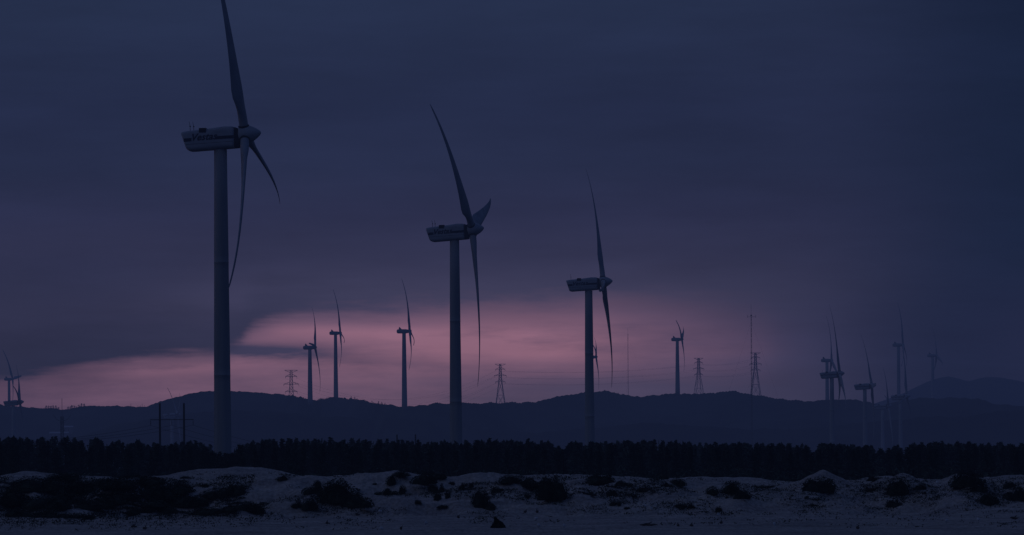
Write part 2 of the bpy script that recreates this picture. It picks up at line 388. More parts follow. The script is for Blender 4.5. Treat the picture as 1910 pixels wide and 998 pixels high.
# ------------------------------------------------------------------ hills
RIDGE = [(-1500, 765), (-400, 750), (-100, 745), (0, 752), (12, 757), (40, 755), (75, 760), (120, 764), (150, 757), (200, 755), (250, 757), (275, 757), (290, 750), (320, 741), (350, 735), (375, 728), (400, 727), (432, 727), (470, 729), (510, 732), (545, 735), (575, 741), (590, 743), (605, 740), (640, 740), (665, 742), (700, 749), (740, 755), (790, 753), (830, 750), (870, 749), (920, 750), (960, 749), (1000, 749), (1015, 744), (1045, 738), (1075, 733), (1110, 729), (1135, 728), (1160, 735), (1200, 738), (1240, 735), (1265, 732), (1300, 733), (1340, 730), (1370, 728), (1410, 735), (1450, 741), (1500, 746), (1550, 745), (1600, 745), (1630, 751), (1655, 751), (1692, 744), (1724, 741), (1772, 741), (1804, 741), (1836, 745), (1859, 752), (1910, 754), (2100, 760), (2800, 750), (3600, 770)]
RDIST = [(-1500, 2900), (200, 2850), (530, 2850), (570, 2640), (592, 2640), (615, 2860), (640, 2860), (720, 2430), (800, 2430), (1000, 2750), (1300, 2960), (1500, 2750), (1910, 2700), (3600, 2700)]
def hill_z(x, y):
    x = np.asarray(x, float); y = np.asarray(y, float)
    px = CX + x / y * F
    dr = interp(RDIST, px)
    zr = EYE - (roll_y(px, interp(RIDGE, px)) - HY) / F * dr
    y0 = np.minimum(2330, dr - 380)
    s = (y - y0) / (dr - y0)
    prof = np.where(s < 1, np.clip(s, 0, 1) ** 1.25, 1 - .55 * (s - 1) ** 1.0 * 2)
    fold = fbm(N2, x / 330, y / 420, 4) * 22 * np.clip(s, 0, 1) * (1 - np.clip(s, 0, 1)) * 2.2
    z = zr * prof + fold * np.where(s < 1, 1, 0) - 6 * (s < .02)
    rough = fbm(N3, x / 9, y / 60, 4, .6)
    z = z + np.clip(s, 0, 1.2) * (1.5 * rough + 1.1 * np.maximum(N4(x / 4, y / 50), 0)) - .6
    return z
hx = np.linspace(-1, 1, 1700); hy_ = np.concatenate([np.linspace(2000, 2380, 20), np.linspace(2390, 3000, 100), np.linspace(3050, 3600, 8)])
HX = hx[None, :] * (hy_[:, None] * .33); HYY = np.repeat(hy_[:, None], len(hx), 1)
hills = np_grid_obj("hills", HX, HYY, hill_z(HX, HYY), M["hill"]); tag(hills, kind="structure")
def hz(x, y): return float(hill_z(np.array([x]), np.array([y]))[0])
def base_z(x, y): return max(gz(x, y), hz(x, y) if y > 2050 else -99)
FOOT = [(-1500, 800), (-200, 838), (100, 826), (155, 812), (213, 790), (300, 772), (363, 762), (420, 758), (520, 765), (640, 776), (760, 790), (880, 798), (1000, 803), (1100, 796), (1200, 786), (1300, 790), (1400, 797), (1500, 798), (1600, 790), (1680, 780), (1750, 772), (1800, 774), (1860, 766), (1950, 762), (2300, 770), (3600, 790)]
fx_ = np.linspace(-.33, .33, 1100); fy_ = np.linspace(2352, 2560, 26)
FX = fx_[None, :] * fy_[:, None]; FY = np.repeat(fy_[:, None], len(fx_), 1)
fpx = CX + FX / FY * F
fz = EYE - (roll_y(fpx, interp(FOOT, fpx)) - HY) / F * 2460
fs_ = (FY - 2352) / 108
FZ = fz * np.where(fs_ < 1, np.clip(fs_, 0, 1) ** .8, 1 - (fs_ - 1) * .9) + (1.6 * fbm(N3, FX / 11, FY / 40, 4, .6) + 5 * N2(FX / 90, FY / 200)) * np.clip(fs_, 0, 1) - 1.5
foot = np_grid_obj("foothills", FX, FY, FZ, M["foot"]); tag(foot, kind="structure")
MOUNT = [(-3000, 800), (1400, 790), (1560, 762), (1628, 749), (1686, 729), (1724, 711), (1750, 701), (1769, 697), (1788, 700), (1807, 706), (1827, 700), (1846, 697), (1868, 699), (1891, 704), (1910, 709), (1990, 728), (2150, 715), (2400, 750), (3600, 790)]
mx_ = np.linspace(-.4, .5, 500); my_ = np.linspace(3650, 4900, 24)
MX = mx_[None, :] * my_[:, None]; MY = np.repeat(my_[:, None], len(mx_), 1)
mpx = CX + MX / MY * F
mz = EYE - (roll_y(mpx, interp(MOUNT, mpx)) - HY) / F * 4150
sm = (MY - 3650) / 500
MZ = mz * np.where(sm < 1, np.clip(sm, 0, 1) ** .8, 1 - (sm - 1) * .8) + 10 * fbm(N1, MX / 260, MY / 260, 4) * np.clip(sm, 0, 1) * (1 - np.clip(sm, 0, 1)) * 3 + 1.5 * fbm(N2, MX / 30, MY / 90, 3) - 2
mount = np_grid_obj("mountains", MX, MY, MZ, M["mountain"]); tag(mount, kind="structure")

# ------------------------------------------------------------------ turbines
def airfoil(n=20):
    pts = []
    for k in range(n):
        t = 2 * math.pi * k / n
        c = .5 - .5 * math.cos(t)            # 0 = leading edge
        th = 5 * (.2969 * math.sqrt(max(c, 0)) - .126 * c - .3516 * c * c + .2843 * c ** 3 - .1015 * c ** 4)
        pts.append((c, th if t < math.pi else -th))
    return pts
AF = airfoil()
def blade_mesh(R, bend, p, cone, root=.80, chord=3.55, tip=.75, name="blade"):
    mb = MB(); rings = []
    rs = [1.0, 1.6, 2.3, 3.2, 4.3, 5.6, 7.0, 8.5, 10.5, 13, 16, 19, 22, 25, 28, 30.5, 33, 35, 36.8, 38, 39, 39.6, 40]
    for q in rs:
        r = q / 40 * R; k = q / 40
        f = max(0, min(1, (q - 2.0) / 6.0)); f = f * f * (3 - 2 * f)
        if q <= 8: ch = 2 * root + (chord - 2 * root) * f
        else: ch = chord + (tip - chord) * ((q - 8) / 30) ** .85 if q < 38 else tip * math.sqrt(max(0.03, (40 - q) / 2.0)) + .02
        th = (2 * root) * (1 - f) + ch * (.26 - .10 * k) * f if q < 8 else ch * (.27 - .13 * k)
        beta = math.radians(np.interp(q, [0, 8, 14, 25, 40], [26, 24, 17, 10, 4]))
        dx = -(bend * (k ** p) - cone * r)
        ring = []
        for (c, t) in AF:
            a = (c - .5) * 2 * math.pi
            # circle <-> aerofoil
            ang = math.pi * 2 * AF.index((c, t)) / len(AF)
            cy, cx = -math.cos(ang) * root, math.sin(ang) * root
            ay, ax = -( .32 - c) * ch, t * th
            yy = -((1 - f) * cy + f * ay); xx = (1 - f) * cx + f * ax
            # leading edge points to +Y turned towards +X by beta
            X = xx * math.cos(beta) + yy * math.sin(beta); Yv = yy * math.cos(beta) - xx * math.sin(beta)
            ring.append((X + dx, Yv, r))
        rings.append(ring)
    mb.rings(rings)
    me = bpy.data.meshes.new(name); me.from_pydata(mb.v, [], mb.f); me.materials.append(M["blade"])
    me.polygons.foreach_set("use_smooth", [True] * len(me.polygons)); me.update(); return me
def me_from(mb, name, mat, smooth=False):
    me = bpy.data.meshes.new(name); me.from_pydata(mb.v, [], mb.f); me.materials.append(mat)
    if smooth: me.polygons.foreach_set("use_smooth", [True] * len(me.polygons))
    me.update(); return me

TILT = .108
BL_A = blade_mesh(40, 2.17, 3.5, .02)
BL_B = blade_mesh(45, 5.0, 2.7, .08, root=1.0, chord=4.0, tip=1.25)
BL_C = blade_mesh(33, 3.67, 2.7, .08, root=.9, chord=3.6, tip=1.2)
# nacelle of the large model: profile relative to hub centre (x forward, z up)
def prof(x):
    zt = np.interp(x, [-11.4, -10.4, -6.7, -3.6, -2.2, -1.3, -.85], [.50, .70, 1.05, 1.45, 1.42, 1.15, .75])
    zb = np.interp(x, [-11.4, -10.9, -10.4, -9.9, -5.7, -.85], [-2.62, -2.78, -2.86, -2.88, -2.66, -2.35])
    hw = np.interp(x, [-11.4, -10.9, -9, -3.2, -1.8, -.85], [1.55, 1.64, 1.70, 1.70, 1.55, 1.15])
    return float(zt), float(zb), float(hw)
def side_y(x, z):
    zt, zb, hw = prof(x); c = (zt + zb) / 2; h = (zt - zb) / 2; q = min(.999, abs((z - c) / h))
    return hw * (1 - q ** 5) ** (1 / 5)
def nacelle_a(xs, nm, mat):
    rings = []; n = 40
    for x in xs:
        zt, zb, hw = prof(x); c = (zt + zb) / 2; h = (zt - zb) / 2; k = .93 if x == -11.4 else 1
        ring = []
        for j in range(n):
            t = 2 * math.pi * j / n; ct, st = math.cos(t), math.sin(t)
            yy = hw * k * math.copysign(abs(ct) ** .4, ct); zz = c + h * k * math.copysign(abs(st) ** .4, st)
            sl = np.interp(x, [-11.4, -8], [1, 0]) * (zt - zz) / (zt - zb) * 1.05
            ring.append((x + sl, yy, zz))
        rings.append(ring)
    mb = MB(); mb.rings(rings); return me_from(mb, nm, mat, True)
ME_NAC = nacelle_a([-11.4, -11.25, -10.9, -10.4, -9.5, -8, -6.7, -5.2, -3.6, -2.8, -2.2, -1.75], "nacelle", M["nacelle"])
ME_FRONT = nacelle_a([-1.76, -1.5, -1.3, -1.1, -.95, -.90], "shaded_nacelle_front", M["dark"])  # nacelle front in dark material, standing in for the hub's shade
def stripe_mesh(side):
    mb = MB()
    def strip(x0, x1, z0, z1, sl=.055):
        n = 8; top = []; bot = []
        for k in range(n + 1):
            x = x0 + (x1 - x0) * k / n
            for lst, z in ((bot, z0), (top, z1)):
                zz = z + sl * (x + 11); lst.append((x, side * (side_y(x, zz) + .015), zz))
        vs = bot + top; mb.add(vs, [(k, k + 1, n + 2 + k, n + 1 + k) for k in range(n)])
    strip(-10.75, -9.35, -1.32, -.72); strip(-5.15, -1.8, -1.30, -.74)
    strip(-10.4, -1.9, -1.86, -1.80)
    return me_from(mb, "stripe", M["mark"])
ME_STR = {s: stripe_mesh(s) for s in (-1, 1)}
def text_mesh():
    cu = bpy.data.curves.new("lettering", 'FONT'); cu.body = "Vestas"; cu.size = 1.42; cu.shear = .38; cu.offset = .035; cu.extrude = .004
    cu.space_character = 1.04; cu.align_x = 'CENTER'
    o = bpy.data.objects.new("tmp", cu); COL.objects.link(o); bpy.context.view_layer.update()
    me = bpy.data.meshes.new_from_object(o.evaluated_get(bpy.context.evaluated_depsgraph_get())); bpy.data.objects.remove(o)
    me.name = "lettering"; me.materials.clear(); me.materials.append(M["mark"]); return me
ME_TXT = text_mesh()
wtx = max(v.co.x for v in ME_TXT.vertices) - min(v.co.x for v in ME_TXT.vertices)
TXS = 4.5 / wtx
def vent_mesh():
    mb = MB(); mb.box(-8.0, -6.75, -1.74, 1.74, .32, 1.10); mb.box(-7.9, -6.85, -1.2, 1.2, 1.103, 1.18); return me_from(mb, "cooler_vent", M["dark"])
ME_VENT = vent_mesh()
def ant_mesh(l):
    mb = MB(); mb.tube([(0, 0, -.2), (0, 0, l * .5), (-.18, 0, l)], [.055, .045, .03], 6); mb.box(-.1, .1, -.1, .1, l * .45, l * .55); return me_from(mb, "wind_sensor", M["dark"])
ME_ANT = ant_mesh(1.75)
def lathe_x(prof_, n=28, holes=False):
    rings = [[(x, r * math.cos(2 * math.pi * k / n), r * math.sin(2 * math.pi * k / n)) for k in range(n)] for x, r in prof_]
    mb = MB(); mb.rings(rings); return mb
ME_SPIN = me_from(lathe_x([(-1.05, 1.25), (-.9, 1.5), (-.3, 1.62), (.4, 1.62), (1.0, 1.48), (1.6, 1.2), (2.15, .86), (2.6, .5), (2.85, .22), (2.92, .03)]), "hub", M["nacelle"], True)
def collar_mesh():
    mb = MB(); n = 24
    for k in range(3):
        a = 2 * math.pi * k / 3; m = Matrix.Rotation(a, 3, 'X')
        rr = []
        for (r, z) in [(.98, .95), (.98, 1.66), (.86, 1.68), (.86, 1.0)]:
            rr.append([tuple(m @ Vector((r * math.cos(2 * math.pi * j / n), r * math.sin(2 * math.pi * j / n), z))) for j in range(n)])
        mb.rings(rr, cap=False)
    return me_from(mb, "blade_collar", M["dark"], False)
ME_COL = collar_mesh()
def shaft_mesh(): return me_from(lathe_x([(-1.9, 1.1), (-.8, 1.1)], 20), "main_shaft", M["dark"], True)
ME_SH = shaft_mesh()
def tower_mesh(H, r0, r1, name="tower"):
    mb = MB(); n = 40; prof_ = []
    seams = [.34, .67]
    zs = sorted([0, .12, .5, .85, 1.0] + seams)
    for s in zs:
        r = r0 + (r1 - r0) * s
        if s in seams: prof_ += [(s * H - 1.2, r), (s * H - .12, r), (s * H - .1, r + .014), (s * H + .1, r + .014), (s * H + .12, r), (s * H + 1.2, r)]
        else: prof_.append((s * H, r))
    rings = [[(r * math.cos(2 * math.pi * k / n), r * math.sin(2 * math.pi * k / n), z) for k in range(n)] for z, r in prof_]
    mb.rings(rings); return me_from(mb, name, M["tower"], True)

def part(name, me, root, m=None):
    o = bpy.data.objects.new(name, me); link(o, root)
    if m is not None: o.matrix_local = m
    return o
HUBX = 4.45
GA = "large wind turbines with lettered nacelles"
GB = "slender far turbines on the hills"
def turbine_a(px, py, D, yaw, az, label, ants=2, near=True, foot=None):
    h = at(px, py, D)
    bx = h.x - HUBX * math.cos(yaw); by = h.y + HUBX * math.sin(yaw)
    zb = base_z(bx, by) - .3
    root = empty("wind_turbine", (bx, by, zb), -yaw); tag(root, label, "wind turbine", GA)
    hz_ = h.z - zb
    Ht = hz_ - 2.62
    part("tower", tower_mesh(Ht, 1.62, 1.14), root)
    H = Matrix.Translation((HUBX, 0, hz_))
    nac = part("nacelle", ME_NAC, root, H)
    for s in (-1, 1):
        part("stripe", ME_STR[s], nac)
        t = part("lettering", ME_TXT, nac)
        t.matrix_local = Matrix.Translation((-7.2, s * 1.722, -1.24 + .055 * 3.8)) @ Matrix.Rotation(-.055 * (1), 4, 'Y') @ (Matrix.Rotation(math.pi / 2, 4, 'X') if s < 0 else Matrix.Rotation(math.pi, 4, 'Z') @ Matrix.Rotation(math.pi / 2, 4, 'X')) @ Matrix.Scale(TXS, 4)
    part("cooler_vent", ME_VENT, nac); part("shaded_nacelle_front", ME_FRONT, nac)
    for k in range(ants): part("wind_sensor", ME_ANT, nac, Matrix.Translation((-9.85 + .55 * k, -.3 + .5 * k, .72)))
    A = H @ Matrix.Rotation(-TILT, 4, 'Y')
    part("main_shaft", ME_SH, root, A)
    hub = part("hub", ME_SPIN, root, A)
    part("blade_collar", ME_COL, hub, Matrix.Rotation(az, 4, 'X'))
    for k in range(3): part("blade", BL_A, root, A @ Matrix.Rotation(az + 2 * math.pi / 3 * k, 4, 'X'))
    return root
T120 = 2 * math.pi / 3
turbine_a(457, 251, 526, .090, .301, "nearest and tallest wind turbine, its upper blade cut off by the picture edge")
turbine_a(881, 428, 720, .178, .808, "middle one of the three large wind turbines, with a short blade pointing up right")
turbine_a(1125, 526, 904, .043, -.40, "rightmost of the three large wind turbines, its tower overlapping a far turbine", ants=1)
# more of the same model further off (px, py of the hub, distance, yaw, azimuth)
turbine_a(1566, 697, 1680, .043, .031, "lettered turbine on the right with its nacelle just below a smaller far one", ants=1)
turbine_a(1626, 719, 1880, .029, -.534, "lettered turbine on the right with a stub of blade pointing up behind its hub", ants=1)
turbine_a(1657, 757, 2250, .106, .75, "low pale-towered turbine on the right, standing in the dip of the tree line", ants=0)
turbine_a(1691, 739, 2100, .284, -.368, "lettered turbine on the right in front of the pale far mountains' left foot", ants=1)
turbine_a(37, 750, 2050, -.105, -.797, "large turbine at the left edge whose nacelle sits level with the hill top", ants=1)
turbine_a(331, 774, 2350, -.246, -.96, "pale turbine seen low between the two tall wooden poles", ants=0)

def nacelle_b():
    mb = MB(); rings = []; n = 28
    for x, r in [(-10.6, .55), (-10.5, 1.05), (-10.1, 1.5), (-9.3, 1.72), (-7, 1.8), (-3, 1.75), (-1.5, 1.5), (-.8, 1.2)]:
        ring = []
        for j in range(n):
            t = 2 * math.pi * j / n; ct, st = math.cos(t), math.sin(t)
            ring.append((x, r * .95 * math.copysign(abs(ct) ** .7, ct), -.2 + r * math.copysign(abs(st) ** .7, st)))
        rings.append(ring)
    mb.rings(rings); return me_from(mb, "nacelle", M["tower"], True)
ME_NB = nacelle_b()
mb = MB(); mb.add([(-8.9, -.9, 1.3), (-6.2, -.9, 1.3), (-8.6, -.9, 3.5), (-8.1, -.9, 3.3), (-8.9, .9, 1.3), (-6.2, .9, 1.3), (-8.6, .9, 3.5), (-8.1, .9, 3.3)],
   [(0, 1, 3, 2), (4, 6, 7, 5), (0, 2, 6, 4), (1, 5, 7, 3), (2, 3, 7, 6), (0, 4, 5, 1)])
ME_FIN = me_from(mb, "cooler_fin", M["steel"])
ME_HB = me_from(lathe_x([(-.9, 1.3), (-.6, 1.55), (.3, 1.6), (1.0, 1.35), (1.5, .8), (1.7, .1)]), "hub", M["tower"], True)
def turbine_b(px, py, D, yaw, az, label, blade=None, tilt=.09, towerdx=4.6, fin=True, minz=None):
    blade = blade or BL_B
    h = at(px, py, D); bx = h.x - towerdx * math.cos(yaw); by = h.y + towerdx * math.sin(yaw)
    zb = base_z(bx, by) - 1.0
    root = empty("wind_turbine", (bx, by, zb), -yaw); tag(root, label, "wind turbine", GB)
    hh = h.z - zb
    part("tower", tower_mesh(hh - 1.9, 2.35, 1.5), root)
    H = Matrix.Translation((towerdx, 0, hh)); nac = part("nacelle", ME_NB, root, H)
    if fin: part("cooler_fin", ME_FIN, nac)
    A = H @ Matrix.Rotation(-tilt, 4, 'Y'); part("hub", ME_HB, root, A)
    for k in range(3): part("blade", blade, root, A @ Matrix.Rotation(az + T120 * k, 4, 'X'))
    return root
turbine_b(587.5, 648, 2616, .02, -.57, "far turbine left of centre with one blade swung over its nacelle")
turbine_b(634.5, 621, 2883, .039, .345, "far turbine just right of the one with a blade over its nacelle")
turbine_b(764, 617.5, 2411, .047, .30, "far turbine standing alone against the pink sky between two large ones")
turbine_b(1111.6, 665.7, 2918, .076, -.886, "far turbine half hidden behind a large turbine's tower", blade=BL_C)
turbine_b(1271.8, 632.7, 2937, .175, .992, "far turbine right of the large ones with two blades raised in a V", blade=BL_C)
turbine_b(1551, 672, 2950, -.058, .05, "small far turbine peeking above a lettered turbine's nacelle on the right")
turbine_b(1684, 643, 3045, .206, .035, "far turbine on the right with the highest hub of that cluster")
turbine_b(1747, 663, 3300, -.088, -.141, "rightmost far turbine, in front of the pale far mountains", blade=BL_C)
turbine_b(23.6, 707, 3600, .122, .647, "far turbine at the left edge above a nearer turbine's nacelle")

# ------------------------------------------------------------------ pylons
def bar(mb, a, b, r): mb.tube([a, b], r, 4, cap=False)
def lattice(mb, z0, z1, w0, w1, n, r):
    for k in range(n):
        a0 = z0 + (z1 - z0) * k / n; a1 = z0 + (z1 - z0) * (k + 1) / n
        h0 = (w0 + (w1 - w0) * k / n) / 2; h1 = (w0 + (w1 - w0) * (k + 1) / n) / 2
        c0 = [(-h0, -h0, a0), (h0, -h0, a0), (h0, h0, a0), (-h0, h0, a0)]; c1 = [(-h1, -h1, a1), (h1, -h1, a1), (h1, h1, a1), (-h1, h1, a1)]
        for j in range(4):
            bar(mb, c0[j], c1[j], r * 1.35); bar(mb, c0[j], c1[(j + 1) % 4], r * .8); bar(mb, c0[(j + 1) % 4], c1[j], r * .8); bar(mb, c1[j], c1[(j + 1) % 4], r * .8)
ARMZ = [(44, 6.0), (38.3, 5.2), (31.3, 6.8), (24.5, 5.4)]
GP = "lattice power pylons along the ridge"
PYL = {}
def pylon(key, px, py_top, D, rz, label, s=1.0):
    p = at(px, py_top, D); zb = base_z(p.x, p.y) - .5
    s_ = s; topz = p.z
    H = 44 * s
    # stands on the slope: legs reach down to the ground
    root = empty("power_pylon", (p.x, p.y, topz - H), rz); tag(root, label, "pylon", GP)
    ext = max(0, (topz - H) - zb)
    r = .16 * s
    mb = MB(); w24, wb = 3.4 * s, 9.6 * s
    slope = (wb - w24) / (24.5 * s)
    lattice(mb, -ext, 24.5 * s, wb + ext * slope, w24, 7, r); lattice(mb, 24.5 * s, 44 * s, w24, 1.7 * s, 6, r)
    mb.build("lattice_body", M["steel"], root)
    for k, (z, hw) in enumerate(ARMZ):
        mb = MB(); z *= s; hw *= s; b = (.85 if k == 0 else 1.2) * s
        for sd in (-1, 1):
            for yy in (-1, 1):
                if k == 0:
                    bar(mb, (sd * b, yy * b, z - 2.2 * s), (sd * hw, 0, z), r); bar(mb, (sd * b, yy * b, z), (sd * hw, 0, z), r)
                else:
                    bar(mb, (sd * b, yy * b, z), (sd * hw, 0, z - .1), r); bar(mb, (sd * b, yy * b, z + 1.9 * s), (sd * hw, 0, z), r)
                    bar(mb, (sd * hw * .55, 0, z), (sd * hw * .55, 0, z + .9 * s), r * .8)
        for yy in (-1, 1): bar(mb, (-b, yy * b, z), (b, yy * b, z), r)
        bar(mb, (-b, -b, z), (-b, b, z), r)
        arm = mb.build("cross_arm", M["steel"], root)
        if k:
            for sd in (-1, 1):
                ib = MB(); ib.tube([(sd * hw, 0, z), (sd * hw, 0, z - 1.8 * s)], .14 * s, 5); ib.build("insulator", M["cable"], arm)
    PYL[key] = [root.matrix_basis.copy() if False else (Matrix.Translation(root.location) @ Matrix.Rotation(rz, 4, 'Z')), s]
    return root
pylon('A', 543, 690.5, 2900, .10, "pylon at left, cut low by the hill, beside two far turbines", s=1.08)
pylon('B', 933, 679, 3200, .12, "pylon right of the middle large turbine, standing in a saddle of the hills")
pylon('C', 1303, 668, 3500, .30, "pylon between the far turbine with raised blades and the tall mast", s=1.0)
pylon('D', 1409, 658, 3300, -.25, "pylon directly beside the tall thin mast", s=1.0)
def tips(key):
    mtx, s = PYL[key]; return {(k, sd): mtx @ Vector((sd * ARMZ[k][1] * s, 0, ARMZ[k][0] * s - 1.8 * s)) for k in (1, 2, 3) for sd in (-1, 1)}
def cable(a, b, sag, label, group, r=.042, n=24):
    a = Vector(a); b = Vector(b)
    pts = [a.lerp(b, t / n) - Vector((0, 0, sag * 4 * (t / n) * (1 - t / n))) for t in range(n + 1)]
    o = empty("tmp", a); bpy.data.objects.remove(o)
    mb = MB(); mb.tube([p - a for p in pts], r, 5); o = mb.build("power_cable", M["cable"]); o.location = a
    tag(o, label, "power cable", group); return o
LV = {1: "uppermost", 2: "middle", 3: "lowest"}; SD = {-1: "left", 1: "right"}
tA, tB, tC, tD = tips('A'), tips('B'), tips('C'), tips('D')
tA0 = {k: Vector((v.x - 420, v.y - 300, v.z + 4)) for k, v in tA.items()}
for a, b, sag, nm in [(tA, tB, 26, "between the left pylon and the saddle pylon"), (tB, tC, 5, "from the saddle pylon to the next one right"), (tC, tD, 3, "between the two pylons nearest the mast")]:
    for k in (1, 2, 3):
        for sd in (-1, 1):
            cable(a[(k, sd)], b[(k, sd)], sag, f"{LV[k]} cable, {SD[sd]} arms, {nm}", "power cables slung between the pylons")

# mast beside pylon D
def mast(px, py, D, w, label, dishes=True, foot=None):
    p = at(px, py, D); zb = base_z(p.x, p.y) - .5; H = p.z - zb
    root = empty("radio_mast", (p.x, p.y, zb)); tag(root, label, "mast", None)
    mb = MB(); lattice(mb, 0, H * .93, w, w * .8, int(H / 3.0), w * .055); mb.build("lattice_mast", M["steel"], root)
    mb = MB(); mb.tube([(0, 0, H * .93), (0, 0, H)], w * .10, 5); mb.build("tip_aerial", M["steel"], root)
    if dishes:
        mb = MB()
        for z in (.925,): mb.tube([(-1.9, 0, z * H), (2.3, 0, z * H)], .07, 5)
        for x in (-1.9, 2.3): mb.tube([(x, 0, .925 * H - .5), (x, 0, .925 * H + 1)], .06, 5)
        mb.box(-.35, .35, -.3, .3, .93 * H, .937 * H)
        mb.build("aerial_arm", M["steel"], root)
    for k in range(3):
        a = k * T120 + .4; g = MB()
        for zz in (.55, .9):
            g.tube([(0, 0, H * zz), (math.cos(a) * H * .35, math.sin(a) * H * .35, 0)], .012, 4)
        g.build("guy_wire", M["cable"], root)
    return root
mast(1401, 567, 1500, .5, "tall thin guyed lattice mast rising beside the pylon on the right")
mast(1171, 611, 2750, .6, "faint hair-thin mast between the third large turbine and the V-bladed one", dishes=False)
def small_mast():
    p = at(115.5, 743, 1300); zb = base_z(p.x, p.y); H = p.z - zb
    root = empty("antenna_tower", (p.x, p.y, zb)); tag(root, "dark slim lattice tower with up-curved arms, in front of the left hill", "lattice tower")
    mb = MB(); lattice(mb, 0, H * .78, 1.5, 1.1, 14, .11); mb.build("lattice_body", M["steel"], root)
    mb = MB(); mb.tube([(0, 0, H * .78), (0, 0, H)], .1, 5); mb.build("tip_aerial", M["steel"], root)
    mb = MB()
    mb.tube([(-3.9, 0, H * .80), (-2.2, 0, H * .74), (0, 0, H * .72), (2.2, 0, H * .74), (3.9, 0, H * .80)], .12, 5)
    mb.build("cross_arm", M["steel"], root)
    mb = MB()
    for z in (.4, .5, .62, .7): mb.box(-.9, .9, -.6, .6, H * z, H * z + .5)
    mb.build("equipment_bracket", M["steel"], root)
small_mast()

# H-frame poles
def hframe(px0, px1, py, D, label):
    a = at(px0, py, D); b = at(px1, py, D); c = (a + b) / 2; W = (b - a).length; zb = gz(c.x, c.y) - .2; H = c.z - zb
    root = empty("pole_frame", (c.x, c.y, zb)); tag(root, label, "utility pole", "two-legged power line poles")
    for sd in (-1, 1):
        mb = MB(); mb.tube([(sd * W / 2, 0, 0), (sd * W / 2, 0, H)], [.26, .19], 12); mb.build("pole", M["wood"], root)
        mb = MB(); mb.tube([(sd * W / 2, 0, H), (sd * W / 2, 0, H + .12)], .23, 12); mb.build("pole_cap", M["steel"], root)
    zc = H - 3.25; mb = MB(); mb.box(-W * .90, W * .90, -.28, -.18, zc - .07, zc + .07); mb.build("cross_arm", M["wood"], root)
    out = []
    for x in (-W * .88, 0, W * .88):
        mb = MB(); mb.tube([(x, -.23, zc - .1), (x, -.23, zc - 1.15)], .05, 6)
        for k in range(6): mb.tube([(x, -.23, zc - .25 - .15 * k), (x, -.23, zc - .30 - .15 * k)], .13, 8)
        mb.build("insulator", M["steel"], root); out.append(Vector((c.x + x, c.y - .23, zb + zc - 1.15)))
    return out
h1 = hframe(298, 343, 753, 600, "pair of tall dark wooden poles with a cross bar, left of the nearest turbine")
h2 = hframe(740.5, 775, 811, 780, "two pole tops just showing over the tree line near the middle")
h0 = [Vector((p.x - 52, p.y - 62, p.z - 1.0)) for p in h1]
for k, nm in enumerate(("left", "middle", "right")):
    cable(h1[k], h2[k], 3.2, f"thin cable running right from the {nm} insulator of the wooden pole pair", "cables on the wooden poles", r=.028)
    cable(h0[k], h1[k], 3.0, f"thin cable running left from the {nm} insulator of the wooden pole pair", "cables on the wooden poles", r=.028)

# low pale buildings on the plain at left
def find_hill(px, py):
    for y in np.arange(2100, 2800, 5):
        p = at(px, py, y)
        if hz(p.x, p.y) >= p.z: return p
    return at(px, py, 1900)
p = find_hill(117, 815)
for dx, dy, w, h, lb in ((-3, 0, 17, 3.4, "long low pale building by the foot of the slim lattice tower"), (3, 14, 9, 6.2, "small pale building rising behind the long low one")):
    zb = base_z(p.x + dx, p.y + dy) - .5
    root = empty("farm_building", (p.x + dx, p.y + dy, zb)); tag(root, lb, "building")
    mb = MB(); mb.box(-w / 2, w / 2, -4, 4, 0, h); mb.build("wall", M["wall"], root)
    mb = MB(); mb.add([(-w / 2 - .4, -4.5, h + .01), (w / 2 + .4, -4.5, h + .01), (w / 2 + .4, 4.5, h + .01), (-w / 2 - .4, 4.5, h + .01), (-w / 2 - .4, 0, h + 1.5), (w / 2 + .4, 0, h + 1.5)],
       [(0, 1, 5, 4), (2, 3, 4, 5), (0, 4, 3), (1, 2, 5), (0, 3, 2, 1)]); mb.build("roof", M["roof"], root)
    for k in range(int(w / 3.5)):
        mb = MB(); x = -w / 2 + 1.8 + 3.5 * k; mb.box(x - .5, x + .5, -4.04, -4.003, h * .4, h * .75); mb.build("window", M["dark"], root)

